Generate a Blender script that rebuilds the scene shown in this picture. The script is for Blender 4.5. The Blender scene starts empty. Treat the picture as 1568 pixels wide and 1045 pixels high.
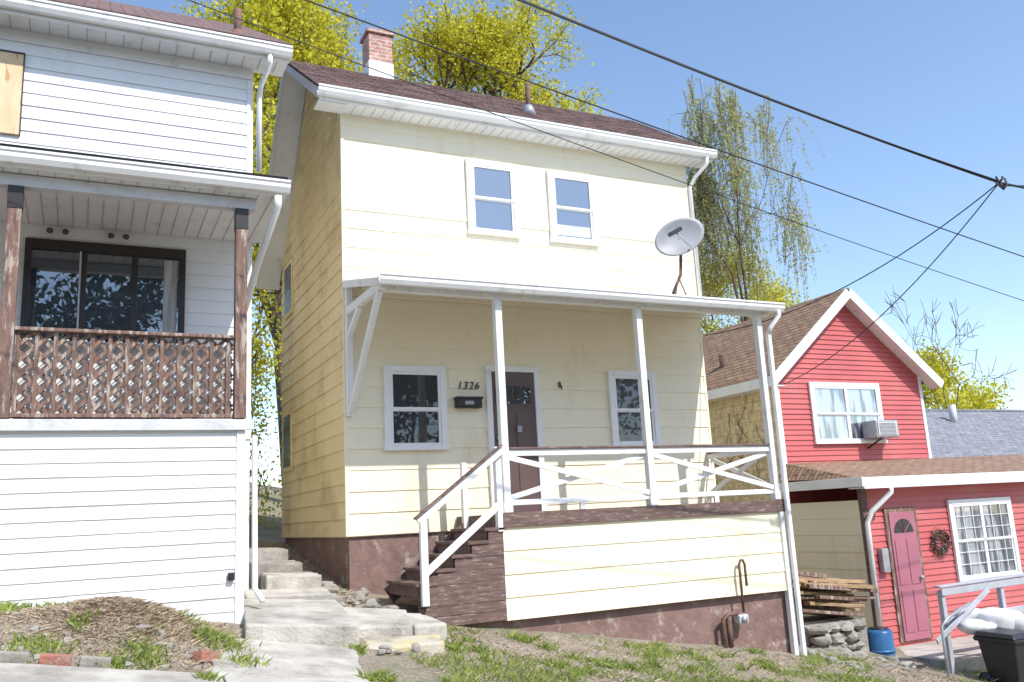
import bpy, numpy as np, math, random
from mathutils import Vector, Matrix
rng=np.random.default_rng(7); random.seed(7)
D=bpy.data
def link(o): bpy.context.scene.collection.objects.link(o); return o
# ---------------------------------------------------------------- materials
def newmat(name):
    m=D.materials.new(name);m.use_nodes=True;nt=m.node_tree
    return m,nt,nt.nodes["Principled BSDF"]
def N(nt,t,**k):
    n=nt.nodes.new(t)
    for a,b in k.items():
        if a in n.inputs: n.inputs[a].default_value=b
        else: setattr(n,a,b)
    return n
def c4(c): return (c[0],c[1],c[2],1)
def mat(name,c1,c2=None,scale=3.0,rough=.6,bump=0.0,bscale=40,detail=3,lo=.35,hi=.65,stretch=(1,1,1),dirt=None,dscale=1.2,dlo=.55,dhi=.75,metal=0,dstretch=None):
    m,nt,b=newmat(name);L=nt.links
    if c2 is None: c2=tuple(x*.86 for x in c1)
    tc=N(nt,"ShaderNodeTexCoord");mp=N(nt,"ShaderNodeMapping");mp.inputs["Scale"].default_value=stretch
    L.new(tc.outputs["Object"],mp.inputs[0])
    n=N(nt,"ShaderNodeTexNoise",Scale=scale,Detail=detail);L.new(mp.outputs[0],n.inputs["Vector"])
    r=N(nt,"ShaderNodeValToRGB");r.color_ramp.elements[0].position=lo;r.color_ramp.elements[1].position=hi
    r.color_ramp.elements[0].color=c4(c1);r.color_ramp.elements[1].color=c4(c2)
    L.new(n.outputs["Fac"],r.inputs[0]);out=r.outputs[0]
    if dirt:
        mp2=mp
        if dstretch:
            mp2=N(nt,"ShaderNodeMapping");mp2.inputs["Scale"].default_value=dstretch;L.new(tc.outputs["Object"],mp2.inputs[0])
        n2=N(nt,"ShaderNodeTexNoise",Scale=dscale,Detail=5,Roughness=.65);L.new(mp2.outputs[0],n2.inputs["Vector"])
        r2=N(nt,"ShaderNodeValToRGB");r2.color_ramp.elements[0].position=dlo;r2.color_ramp.elements[1].position=dhi
        L.new(n2.outputs["Fac"],r2.inputs[0])
        mx=N(nt,"ShaderNodeMix",data_type='RGBA');L.new(r2.outputs[0],mx.inputs[0]);L.new(out,mx.inputs[6]);mx.inputs[7].default_value=c4(dirt);out=mx.outputs[2]
    L.new(out,b.inputs["Base Color"]);b.inputs["Roughness"].default_value=rough;b.inputs["Metallic"].default_value=metal
    if bump>.1:
        n3=N(nt,"ShaderNodeTexNoise",Scale=bscale,Detail=2);L.new(mp.outputs[0],n3.inputs["Vector"])
        bp=N(nt,"ShaderNodeBump",Strength=bump,Distance=.02);L.new(n3.outputs["Fac"],bp.inputs["Height"]);L.new(bp.outputs[0],b.inputs["Normal"])
    return m
M={}
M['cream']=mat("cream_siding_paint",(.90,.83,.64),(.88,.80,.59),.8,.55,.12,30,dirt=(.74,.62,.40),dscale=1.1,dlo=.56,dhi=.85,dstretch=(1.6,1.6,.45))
M['creamshade']=mat("cream_siding_paint_shaded",(.86,.70,.40),(.78,.61,.31),.8,.6,.15,30,dirt=(.48,.34,.16),dscale=1.3,dlo=.5,dhi=.82)  # cream paint with the side wall's shade put into the colour, plus dirt
M['white']=mat("white_trim_paint",(.86,.86,.85),(.80,.80,.79),2,.45,.0,25,dirt=(.54,.52,.47),dscale=4,dlo=.58,dhi=.78)
M['vinyl']=mat("white_vinyl_siding",(.86,.865,.87),(.82,.83,.84),.7,.45,.0,10,dirt=(.64,.64,.62),dscale=.8,dlo=.56,dhi=.9,dstretch=(1.5,1.5,.5))
M['winvinyl']=mat("window_vinyl",(.85,.85,.85),(.82,.82,.82),3,.35)
M['red']=mat("red_siding",(.56,.13,.125),(.50,.105,.105),1,.5,.0,20,dirt=(.48,.2,.18),dscale=1.5,dlo=.55,dhi=.85)
M['brownfound']=mat("brown_foundation_paint",(.25,.155,.135),(.19,.115,.10),5,.7,.9,9,dirt=(.45,.39,.35),dscale=4,dlo=.56,dhi=.70)
M['browntrim']=mat("brown_stain_wood",(.19,.115,.10),(.12,.07,.06),4,.7,.5,30,stretch=(1,6,6),dirt=(.36,.29,.25),dscale=6,dlo=.53,dhi=.68)
M['oldwood']=mat("weathered_wood",(.25,.15,.115),(.14,.085,.07),6,.8,.5,30,stretch=(4,4,.7),dirt=(.45,.37,.31),dscale=5,dlo=.52,dhi=.62)
M['lumber']=mat("raw_lumber",(.52,.35,.18),(.30,.19,.11),5,.8,.3,30,stretch=(1,5,5))
M['ply']=mat("plywood",(.78,.60,.38),(.70,.50,.28),3,.7,.0,30,stretch=(3,3,.6),dirt=(.55,.32,.15),dscale=4,dlo=.62,dhi=.68)
M['concrete']=mat("old_concrete",(.54,.51,.45),(.42,.39,.35),3,.9,.6,35,dirt=(.25,.23,.19),dscale=2.2,dlo=.45,dhi=.70)
M['conyel']=mat("stained_concrete",(.55,.47,.27),(.50,.46,.40),4,.9,.6,35,dirt=(.28,.26,.22),dscale=3,dlo=.48,dhi=.68)
M['stone']=mat("grey_stone",(.38,.35,.31),(.24,.22,.19),4,.9,.8,18)
M['dark']=mat("dark_frame",(.035,.028,.026),(.025,.02,.02),4,.4)
M['black']=mat("black_plastic",(.018,.018,.02),(.025,.025,.028),4,.42)
M['wire']=mat("wire_black",(.02,.02,.022),(.03,.03,.03),4,.6)
M['doorbrown']=mat("door_brown_paint",(.13,.085,.08),(.11,.07,.065),2,.4)
M['mauve']=mat("mauve_door_paint",(.42,.15,.20),(.38,.13,.18),2,.4)
M['greymetal']=mat("grey_metal",(.42,.43,.45),(.33,.34,.36),5,.4,metal=.3)
M['groove']=mat("soffit_groove_shadow_gap",(.45,.44,.42),(.4,.39,.37),5,.7)
M['dish']=mat("pale_grey_metal",(.60,.61,.62),(.52,.53,.54),3,.45,dirt=(.4,.38,.36),dscale=6,dlo=.6,dhi=.8)
M['reflector']=mat("dish_reflector_grey",(.33,.34,.36),(.27,.28,.30),3,.5,dirt=(.20,.19,.18),dscale=5,dlo=.55,dhi=.8)
M['rust']=mat("rusty_pipe",(.20,.11,.08),(.11,.07,.06),8,.8,.4,40)
M['greypaint']=mat("grey_paint_wood",(.46,.47,.52),(.38,.39,.43),4,.6,.2,30)
M['lightgrey']=mat("light_grey_paint",(.66,.67,.68),(.58,.59,.60),4,.6,.2,30,dirt=(.45,.43,.4),dscale=3)
M['blue']=mat("blue_plastic",(.04,.16,.36),(.03,.12,.3),3,.4)
M['bag']=mat("plastic_bag",(.8,.8,.81),(.65,.65,.67),5,.3,.9,6)
M['bark']=mat("tree_bark",(.16,.12,.095),(.08,.06,.05),4,.9,stretch=(4,4,1))
M['asphalt']=mat("asphalt",(.05,.05,.05),(.065,.063,.06),6,.9,.6,90)
M['inner']=mat("curtain_fabric",(.5,.5,.5),(.32,.33,.34),3,.9,.5,6,stretch=(8,8,.5))
def brickmat(name,c1,c2,mort,bw,rh,ms,rough=.85,swz="XY"):
    m,nt,b=newmat(name);L=nt.links
    tc=N(nt,"ShaderNodeTexCoord");sp=N(nt,"ShaderNodeSeparateXYZ");cb=N(nt,"ShaderNodeCombineXYZ")
    L.new(tc.outputs["Object"],sp.inputs[0])
    L.new(sp.outputs[swz[0]],cb.inputs[0]);L.new(sp.outputs[swz[1]],cb.inputs[1])
    br=N(nt,"ShaderNodeTexBrick");br.inputs["Scale"].default_value=1
    br.inputs["Brick Width"].default_value=bw;br.inputs["Row Height"].default_value=rh;br.inputs["Mortar Size"].default_value=ms
    br.inputs["Color1"].default_value=c4(c1);br.inputs["Color2"].default_value=c4(c2);br.inputs["Mortar"].default_value=c4(mort)
    L.new(cb.outputs[0],br.inputs["Vector"])
    n=N(nt,"ShaderNodeTexNoise",Scale=9,Detail=5,Roughness=.75);L.new(tc.outputs["Object"],n.inputs["Vector"])
    r=N(nt,"ShaderNodeValToRGB");r.color_ramp.elements[0].position=.3;r.color_ramp.elements[1].position=.7;r.color_ramp.elements[0].color=(.5,.5,.5,1);r.color_ramp.elements[1].color=(1.4,1.4,1.4,1)
    L.new(n.outputs["Fac"],r.inputs[0])
    mx=N(nt,"ShaderNodeMix",data_type='RGBA',blend_type='MULTIPLY');mx.inputs[0].default_value=1
    L.new(br.outputs["Color"],mx.inputs[6]);L.new(r.outputs[0],mx.inputs[7]);L.new(mx.outputs[2],b.inputs["Base Color"])
    b.inputs["Roughness"].default_value=rough
    return m
M['shingle']=brickmat("brown_shingles",(.25,.155,.135),(.16,.10,.09),(.07,.05,.045),.3,.11,.012)
M['shingleR']=brickmat("tan_brown_shingles",(.36,.23,.15),(.27,.17,.11),(.11,.07,.05),.3,.11,.012,swz="YX")
M['shingleRf']=brickmat("tan_brown_shingles_front",(.36,.23,.15),(.27,.17,.11),(.11,.07,.05),.3,.11,.012)
M['shingleG']=brickmat("grey_shingles",(.27,.28,.31),(.20,.21,.24),(.13,.13,.14),.3,.14,.012)
M['brick']=brickmat("chimney_brick",(.52,.25,.20),(.44,.20,.16),(.5,.46,.42),.21,.07,.01,swz="XZ")
M['block']=brickmat("tan_block",(.74,.59,.36),(.70,.55,.33),(.50,.39,.24),.4,.2,.008,swz="YZ")
def glassmat(name,refl=.55,base=(.02,.03,.045),tint=(.78,.84,.92),cur=None):
    m,nt,b=newmat(name);L=nt.links
    b.inputs["Base Color"].default_value=c4(base);b.inputs["Roughness"].default_value=.3
    tc=N(nt,"ShaderNodeTexCoord")
    if cur:
        mp=N(nt,"ShaderNodeMapping");mp.inputs["Scale"].default_value=(5,1,.9);L.new(tc.outputs["Object"],mp.inputs[0])
        n0=N(nt,"ShaderNodeTexNoise",Scale=1.2,Detail=3);L.new(mp.outputs[0],n0.inputs["Vector"])
        r=N(nt,"ShaderNodeValToRGB");r.color_ramp.elements[0].position=.44;r.color_ramp.elements[1].position=.56
        r.color_ramp.elements[0].color=c4(base);r.color_ramp.elements[1].color=c4(cur);L.new(n0.outputs["Fac"],r.inputs[0]);L.new(r.outputs[0],b.inputs["Base Color"])
    g=N(nt,"ShaderNodeBsdfGlossy",Roughness=.012);g.inputs["Color"].default_value=c4(tint)
    n=N(nt,"ShaderNodeTexNoise",Scale=1.3,Detail=1);L.new(tc.outputs["Object"],n.inputs["Vector"])
    bp=N(nt,"ShaderNodeBump",Strength=.08,Distance=.05);L.new(n.outputs["Fac"],bp.inputs["Height"]);L.new(bp.outputs[0],g.inputs["Normal"])
    mx=N(nt,"ShaderNodeMixShader");mx.inputs[0].default_value=refl
    L.new(b.outputs[0],mx.inputs[1]);L.new(g.outputs[0],mx.inputs[2])
    L.new(mx.outputs[0],nt.nodes["Material Output"].inputs[0]);return m
M['glass']=glassmat("window_glass",.32,(.04,.05,.065))
M['glassslide']=glassmat("slider_glass",.20,(.012,.02,.03))
M['glassdark']=glassmat("window_glass_dark",.07,(.012,.014,.016))
M['glasscurt']=glassmat("curtained_window_glass",.28,(.05,.06,.08),cur=(.42,.44,.47))
def leafmat(name,c1,c2,trans=.35):
    m,nt,b=newmat(name);L=nt.links
    geo=N(nt,"ShaderNodeNewGeometry");tc=N(nt,"ShaderNodeTexCoord")
    n=N(nt,"ShaderNodeTexNoise",Scale=.7,Detail=1);L.new(tc.outputs["Object"],n.inputs["Vector"])
    ad=N(nt,"ShaderNodeMath",operation='ADD');L.new(geo.outputs["Random Per Island"],ad.inputs[0]);L.new(n.outputs["Fac"],ad.inputs[1])
    ml=N(nt,"ShaderNodeMath",operation='MULTIPLY');ml.inputs[1].default_value=.55;L.new(ad.outputs[0],ml.inputs[0])
    r=N(nt,"ShaderNodeValToRGB");r.color_ramp.elements[0].position=.2;r.color_ramp.elements[1].position=.8
    r.color_ramp.elements[0].color=c4(c1);r.color_ramp.elements[1].color=c4(c2);L.new(ml.outputs[0],r.inputs[0])
    if trans<=0:
        L.new(r.outputs[0],b.inputs["Base Color"]);b.inputs["Roughness"].default_value=.7;return m
    df=N(nt,"ShaderNodeBsdfDiffuse");L.new(r.outputs[0],df.inputs[0])
    t=N(nt,"ShaderNodeBsdfTranslucent");L.new(r.outputs[0],t.inputs[0])
    mx=N(nt,"ShaderNodeMixShader");mx.inputs[0].default_value=trans;L.new(df.outputs[0],mx.inputs[1]);L.new(t.outputs[0],mx.inputs[2])
    L.new(mx.outputs[0],nt.nodes["Material Output"].inputs[0]);return m
M['leafY']=leafmat("spring_leaves",(.40,.40,.03),(.74,.68,.09),.45)
M['leafG']=leafmat("willow_leaves",(.36,.38,.14),(.60,.60,.30),.4)
M['leafD']=leafmat("dark_leaves",(.03,.05,.02),(.10,.13,.05),0)
M['grass']=leafmat("grass_blades",(.13,.20,.03),(.38,.44,.13),.3)
M['straw']=leafmat("dead_grass",(.30,.22,.14),(.52,.42,.30),0)
# ---------------------------------------------------------------- mesh helpers
def meshobj(name,verts,faces,m,parent=None,smooth=False):
    me=D.meshes.new(name);me.from_pydata([tuple(map(float,v)) for v in verts],[],faces);me.update()
    if m: me.materials.append(m)
    if smooth: me.shade_smooth()
    o=link(D.objects.new(name,me))
    if parent: o.parent=parent
    return o
def empty(name,loc=(0,0,0)):
    e=link(D.objects.new(name,None));e.empty_display_size=.3;return e
def box(p,name,x0,x1,y0,y1,z0,z1,m,bev=.006):
    x0,x1=sorted((x0,x1));y0,y1=sorted((y0,y1));z0,z1=sorted((z0,z1))
    v=[(x,y,z) for z in (z0,z1) for x,y in ((x0,y0),(x1,y0),(x1,y1),(x0,y1))]
    f=[(3,2,1,0),(4,5,6,7),(0,1,5,4),(1,2,6,5),(2,3,7,6),(3,0,4,7)]
    o=meshobj(name,v,f,M[m],p)
    if bev and min(x1-x0,y1-y0,z1-z0)>bev*3:
        b=o.modifiers.new("b","BEVEL");b.width=bev;b.segments=2
    return o
def hexa(p,name,bot,top,m,bev=0):
    v=list(bot)+list(top);f=[(3,2,1,0),(4,5,6,7),(0,1,5,4),(1,2,6,5),(2,3,7,6),(3,0,4,7)]
    o=meshobj(name,v,f,M[m],p)
    if bev:
        b=o.modifiers.new("b","BEVEL");b.width=bev;b.segments=2
    return o
def beam(p,name,a,b,w,h,m,up=(0,0,1),bev=.005):
    a=Vector(a);b=Vector(b);d=(b-a).normalized();s=d.cross(Vector(up)).normalized();u=s.cross(d).normalized()
    def ring(c): return [c-s*w/2-u*h/2,c+s*w/2-u*h/2,c+s*w/2+u*h/2,c-s*w/2+u*h/2]
    v=ring(a)+ring(b);f=[(0,1,2,3),(7,6,5,4),(0,4,5,1),(1,5,6,2),(2,6,7,3),(3,7,4,0)]
    o=meshobj(name,v,f,M[m],p)
    if bev:
        bb=o.modifiers.new("b","BEVEL");bb.width=bev;bb.segments=1
    return o
def tube(p,name,pts,r,m,n=10,rs=None):
    pts=[Vector(q) for q in pts];v=[];f=[]
    prev=None
    for i,q in enumerate(pts):
        t=(pts[min(i+1,len(pts)-1)]-pts[max(i-1,0)]).normalized()
        ref=Vector((0,0,1)) if abs(t.z)<.9 else Vector((0,1,0))
        if prev is not None: s=(prev-t*prev.dot(t)).normalized()
        else: s=t.cross(ref).normalized()
        prev=s;u=t.cross(s);rr=rs[i] if rs else r
        for k in range(n):
            a=2*math.pi*k/n;v.append(q+s*math.cos(a)*rr+u*math.sin(a)*rr)
    for i in range(len(pts)-1):
        for k in range(n):
            f.append((i*n+k,i*n+(k+1)%n,(i+1)*n+(k+1)%n,(i+1)*n+k))
    f.append(tuple(range(n-1,-1,-1)));f.append(tuple((len(pts)-1)*n+k for k in range(n)))
    return meshobj(name,v,f,M[m],p,True)
def lapF(p,name,x0,x1,zs,y,m,t=.017,seams=True,clip=None):
    v=[];f=[]
    for i in range(len(zs)-1):
        a,b=zs[i],zs[i+1]
        xa,xb=(x0,x1) if clip is None else clip(a,b)
        if xb-xa<.05: continue
        cuts=[xa]
        if seams and xb-xa>3:
            c=xa+rng.uniform(.6,3.2)
            while c<xb-.6: cuts.append(c);c+=3.66
        cuts.append(xb)
        for j in range(len(cuts)-1):
            l=cuts[j]+(.001 if j else 0);r=cuts[j+1]-(.001 if j<len(cuts)-2 else 0)
            jt=rng.uniform(-.002,.002);dz=rng.uniform(-.003,.003);k=len(v)
            v+=[(l,y,a),(r,y,a),(r,y-t-jt,a+.001+dz),(l,y-t-jt,a+.001),(l,y,b+.004),(r,y,b+.004),(r,y-.004,b+.004),(l,y-.004,b+.004)]
            f+=[(k,k+1,k+2,k+3),(k+7,k+6,k+5,k+4),(k+3,k+2,k+6,k+7),(k,k+3,k+7,k+4),(k+1,k+5,k+6,k+2)]
    return meshobj(name,v,f,M[m],p)
def lapL(p,name,zs,x,rngf,m,t=.02):
    v=[];f=[]
    for i in range(len(zs)-1):
        a,b=zs[i],zs[i+1];y0,y1=rngf(a,b)
        if y1-y0<.05: continue
        k=len(v)
        v+=[(x,y0,a),(x,y1,a),(x-t,y1,a),(x-t,y0,a),(x,y0,b+.004),(x,y1,b+.004),(x-.004,y1,b+.004),(x-.004,y0,b+.004)]
        f+=[(k+3,k+2,k+1,k),(k+4,k+5,k+6,k+7),(k+7,k+6,k+2,k+3),(k+4,k+7,k+3,k),(k+2,k+6,k+5,k+1)]
    return meshobj(name,v,f,M[m],p)
def window(p,nm,x0,x1,z0,z1,y,trim=.09,fr='winvinyl',glass='glass',cols=1,low=None):
    P=y-.055
    box(p,nm+"_casing_l",x0,x0+trim,P,y,z0,z1,fr);box(p,nm+"_casing_r",x1-trim,x1,P,y,z0,z1,fr)
    box(p,nm+"_head",x0+trim,x1-trim,P-.004,y,z1-trim,z1,fr);box(p,nm+"_sill",x0-.01,x1+.01,P-.015,y,z0-.01,z0+trim*.6,fr)
    a,b=x0+trim,x1-trim;c,d=z0+trim*.6,z1-trim;mid=(c+d)/2;w=(b-a)/cols
    for i in range(cols):
        l=a+i*w;r=l+w;s=.04
        for k,(q0,q1,yy) in enumerate(((c,mid,y-.026),(mid-.02,d,y-.042))):
            box(p,f"{nm}_stile_{i}{k}a",l,l+s,yy-.008,y-.002,q0,q1,fr,.003);box(p,f"{nm}_stile_{i}{k}b",r-s,r,yy-.008,y-.002,q0,q1,fr,.003)
            box(p,f"{nm}_railt_{i}{k}",l+s,r-s,yy-.009,y-.002,q1-s,q1,fr,.003);box(p,f"{nm}_railb_{i}{k}",l+s,r-s,yy-.009,y-.002,q0,q0+s,fr,.003)
            gm=glass if (k or not low) else low
            meshobj(f"{nm}_pane_{i}{k}",[(l+s,yy+.012,q0+s),(r-s,yy+.012,q0+s),(r-s,yy+.012,q1-s),(l+s,yy+.012,q1-s)],[(0,1,2,3)],M[gm],p)
# ---------------------------------------------------------------- ground
def g(x,y):
    x=np.clip(x,-25,40);yb=np.clip(y,-1.6,18);yf=np.clip(y,-7,-1.6)
    return -.98-.17*x+.15*(yb+1.6)+.11*(yf+1.6)
def vnoise(x,y,s):
    return (np.sin(x*s*1.3+1.7*np.sin(y*s*.9))+np.sin(y*s*1.7+1.3*np.sin(x*s*1.1+2))+.6*np.sin((x+y)*s*2.9+1)+.5*np.sin((x-y*1.3)*s*4.3))/3.1
def gz(x,y): 
    near=np.exp(-((x+0)**2+(y+2)**2)/400)
    return g(x,y)+(.022*vnoise(x,y,2.2)+.008*vnoise(x,y,9))*near+.3*np.exp(-(((x+2.85)/.62)**2+((y+3.55)/.55)**2))+.10*np.exp(-(((x+3.9)/.6)**2+((y+3.6)/.5)**2))
def gridmesh(name,xs,ys,zf,m,lift=0):
    X,Y=np.meshgrid(xs,ys);Z=zf(X,Y)+lift
    v=np.stack([X.ravel(),Y.ravel(),Z.ravel()],1);nx=len(xs);f=[]
    for j in range(len(ys)-1):
        for i in range(nx-1):
            a=j*nx+i;f.append((a,a+1,a+nx+1,a+nx))
    return meshobj(name,v,f,m,None,True)
def groundmat():
    m,nt,b=newmat("lawn_and_soil");L=nt.links
    tc=N(nt,"ShaderNodeTexCoord")
    n=N(nt,"ShaderNodeTexNoise",Scale=1.3,Detail=6,Roughness=.72);L.new(tc.outputs["Object"],n.inputs["Vector"])
    r=N(nt,"ShaderNodeValToRGB");e=r.color_ramp.elements;e[0].position=.42;e[0].color=(.37,.31,.25,1);e[1].position=.64;e[1].color=(.19,.22,.09,1)
    k=r.color_ramp.elements.new(.53);k.color=(.29,.25,.18,1);L.new(n.outputs["Fac"],r.inputs[0])
    n2=N(nt,"ShaderNodeTexNoise",Scale=34,Detail=4,Roughness=.75);L.new(tc.outputs["Object"],n2.inputs["Vector"])
    r2=N(nt,"ShaderNodeValToRGB");r2.color_ramp.elements[0].position=.3;r2.color_ramp.elements[1].position=.7;r2.color_ramp.elements[0].color=(.4,.4,.4,1);r2.color_ramp.elements[1].color=(1.45,1.45,1.45,1);L.new(n2.outputs["Fac"],r2.inputs[0])
    mx=N(nt,"ShaderNodeMix",data_type='RGBA',blend_type='MULTIPLY');mx.inputs[0].default_value=1
    L.new(r.outputs[0],mx.inputs[6]);L.new(r2.outputs[0],mx.inputs[7]);L.new(mx.outputs[2],b.inputs["Base Color"]);b.inputs["Roughness"].default_value=.95
    bp=N(nt,"ShaderNodeBump",Strength=.9,Distance=.03);L.new(n2.outputs["Fac"],bp.inputs["Height"]);L.new(bp.outputs[0],b.inputs["Normal"])
    return m
GM=groundmat()
def axis(lo,hi,a,b,st):
    c=list(np.arange(a,b+1e-6,st));l=[];d=st;x=a
    while x>lo: d*=1.35;x-=d;l.append(max(x,lo))
    r=[];d=st;x=b
    while x<hi: d*=1.35;x+=d;r.append(min(x,hi))
    return np.array(l[::-1]+c+r)
XS=axis(-400,400,-6,12,.09);YS=axis(-400,400,-6.9,1,.09)
def zground(X,Y):
    z=gz(X,Y);return np.where(Y<-6.95,z-.12,z)
gridmesh("ground",XS,YS,zground,GM)
ax=np.arange(-60,60.1,.5)
gridmesh("road",ax,np.array([-15,-13,-11,-9,-7.1]),lambda X,Y:g(X,Y)-.105,M['asphalt'])
cb=[];cf=[]
for i,x in enumerate(ax):
    z=float(g(x,-7));cb+=[(x,-7.1,z-.2),(x,-7.1,z+.015),(x,-6.95,z+.02),(x,-6.95,z-.2)]
    if i: a=4*i;cf+=[(a-4,a,a+1,a-3),(a-3,a+1,a+2,a-2),(a-2,a+2,a+3,a-1)]
meshobj("kerb",cb,cf,M['concrete'])
def slab(p,name,cs,top,th,m,bev=.015):
    n=7;out=[];tz=[]
    for i in range(4):
        a=np.array(cs[i]);b=np.array(cs[(i+1)%4])
        for k in range(n):
            t=k/n;q=a+(b-a)*t
            if k: q=q+rng.normal(0,.006 if bev<.02 else .014,2)
            out.append(q);tz.append(top[i]+(top[(i+1)%4]-top[i])*t)
    N4=4*n
    v=[(q[0],q[1],z-th) for q,z in zip(out,tz)]+[(q[0],q[1],z) for q,z in zip(out,tz)]
    f=[(i,(i+1)%N4,N4+(i+1)%N4,N4+i) for i in range(N4)]+[tuple(range(N4,2*N4))]
    o=meshobj(name,v,f,M[m],p);b=o.modifiers.new("b","BEVEL");b.width=bev;b.segments=2;b.limit_method='ANGLE';return o
sw=empty("pavement")
x=-24.0;i=0
while x<24:
    x2=x+1.45
    cs=[(x+.008,-6.3),(x2-.008,-6.3),(x2-.008,-4.75),(x+.008,-4.75)]
    slab(sw,f"slab_{i}",cs,[float(g(a,b))+.045 for a,b in cs],.12,'concrete',.01);x=x2;i+=1
pt=empty("concrete_path")
cs=[(-2.32,-4.73),(-1.12,-4.73),(-1.02,-4.0),(-2.22,-3.95)];slab(pt,"path_slab",cs,[float(g(a,b))+.04 for a,b in cs],.15,'concrete')
cs=[(-2.2,-3.93),(-1.0,-3.98),(-.85,-3.42),(-1.95,-3.36)];slab(pt,"path_slab_2",cs,[float(g(a,b))+.035 for a,b in cs],.15,'concrete')
slab(pt,"landing",[(-1.86,-3.34),(-.82,-3.40),(-.62,-1.75),(-1.6,-1.55)],[-.70,-.80,-.68,-.60],.3,'concrete',.02)
slab(pt,"landing_2",[(-.76,-2.72),(-.06,-2.70),(.2,-1.78),(-.58,-1.7)],[-.89,-.93,-.86,-.76],.3,'concrete',.02)
slab(pt,"step_block",[(-.72,-3.3),(.10,-3.22),(.2,-2.76),(-.64,-2.80)],[-1.03,-1.06,-1.04,-1.0],.25,'conyel',.025)
slab(pt,"side_step",[(.0,-2.6),(.42,-2.5),(.40,-1.72),(.02,-1.74)],[-.95,-.97,-.92,-.88],.25,'concrete',.03)
slab(pt,"alley_step_1",[(-1.55,-1.5),(-.62,-1.6),(-.55,-1.0),(-1.5,-1.0)],[-.58,-.62,-.58,-.54],.3,'concrete',.02)
slab(pt,"alley_step_2",[(-1.25,-1.0),(-.6,-1.0),(-.58,-.5),(-1.22,-.45)],[-.40,-.44,-.42,-.38],.3,'concrete',.02)
slab(pt,"alley_step_3",[(-1.3,-.45),(-.7,-.45),(-.68,.1),(-1.3,.15)],[-.27,-.30,-.28,-.26],.3,'stone',.02)
slab(pt,"alley_step_4",[(-1.3,.15),(-.75,.15),(-.75,.8),(-1.3,.8)],[-.12,-.14,-.12,-.1],.3,'stone',.02)
def rocks(name,lst,m,sub=2,amp=1):
    V=[];F=[]
    import bmesh
    for (x,y,z,s) in lst:
        bm=bmesh.new();bmesh.ops.create_icosphere(bm,subdivisions=sub,radius=1)
        sc=np.array([s*rng.uniform(.8,1.5),s*rng.uniform(.7,1.2),s*rng.uniform(.5,.8)])
        an=rng.uniform(0,6.28);k=len(V);ph=rng.uniform(0,6,3)
        for v in bm.verts:
            c=np.array(v.co);c*=1+amp*(.16*math.sin(3*c[0]+ph[0])+.14*math.sin(4*c[1]+ph[1])+.12*math.sin(5*c[2]+ph[2]));c=np.sign(c)*np.abs(c)**.8*sc
            V.append((x+c[0]*math.cos(an)-c[1]*math.sin(an),y+c[0]*math.sin(an)+c[1]*math.cos(an),z+c[2]))
        F+=[tuple(k+v.index for v in f.verts) for f in bm.faces];bm.free()
    return meshobj(name,V,F,M[m],None,m=='bag')
L=[]
for _ in range(34):
    x=rng.uniform(-.6,.25);y=rng.uniform(-1.7,-.1);L.append((x,y,float(g(x,y))+.03,rng.uniform(.02,.10)))
for _ in range(70):
    x=rng.uniform(-4,-1.9);y=rng.uniform(-4.6,-3.9);L.append((x,y,float(gz(x,y)),rng.uniform(.012,.045)))
for _ in range(60):
    x=rng.uniform(-1.6,-.1);y=rng.uniform(-3.6,2.5);L.append((x,y,float(g(x,y))+.03,rng.uniform(.02,.07)))
for _ in range(50):
    x=rng.uniform(6.3,8.2);y=rng.uniform(-2.4,-1);L.append((x,y,float(g(x,y))+.0,rng.uniform(.02,.10)))
for _ in range(220):
    x=rng.uniform(.1,7);y=rng.uniform(-4.6,-1.7);L.append((x,y,float(g(x,y))+.005,rng.uniform(.006,.02)))
rocks("rubble_rocks",L,'stone')
eb=empty("garden_edging_bricks")
M['redbrick']=mat("old_red_brick",(.42,.17,.12),(.32,.14,.10),8,.9,.6,40,dirt=(.4,.35,.3),dscale=9)
for x,y,a in ((-3.62,-4.66,.05),(-3.35,-4.66,-.03),(-3.9,-4.66,.1),(-2.30,-4.25,.7),(-3.1,-4.67,.0)):
    o=box(eb,"brick",-.1,.1,-.05,.05,-.035,.045,'redbrick' if x in(-3.35,-2.30) else 'stone',.006);o.location=(x,y,float(g(x,y))+.05);o.rotation_euler=(0,.16,a)
def blades(name,pts,h,w,m,lean=.5):
    n=len(pts);pts=np.array(pts);a=rng.uniform(0,2*np.pi,n);H=rng.uniform(h[0],h[1],n)
    dx=np.cos(a)*w;dy=np.sin(a)*w;l=rng.normal(0,lean,(n,2))*H[:,None]
    V=np.empty((n,4,3));V[:,0]=pts-np.stack([dx,dy,dx*0],1);V[:,1]=pts+np.stack([dx,dy,dx*0],1)
    mid=pts+np.stack([l[:,0]*.4,l[:,1]*.4,H*.6],1);V[:,2]=mid+np.stack([dx*.8,dy*.8,dx*0],1)
    V[:,3]=pts+np.stack([l[:,0],l[:,1],H],1)
    return meshobj(name,V.reshape(-1,3),[(i,i+1,i+2,i+3) for i in np.arange(n)*4],M[m])
xx=rng.uniform(-.4,12,90000);yy=rng.uniform(-6.6,-1.75,90000)
keep=(1.2*vnoise(xx,yy,1.7)+.8*vnoise(xx+3,yy,5.5)+rng.normal(0,.25,90000)-(yy+3.4)*.40>.22)&~((xx<.5)&(yy>-3.4))
xx=xx[keep];yy=yy[keep]
blades("lawn_grass",np.stack([xx,yy,gz(xx,yy)-.005],1),(.02,.08),.0045,'grass',.65)
T=[]
def tuft(cx,cy,r,n):
    for _ in range(n):
        a=rng.normal(0,r,2);x,y=cx+a[0],cy+a[1];T.append((x,y,float(gz(x,y))))
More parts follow.
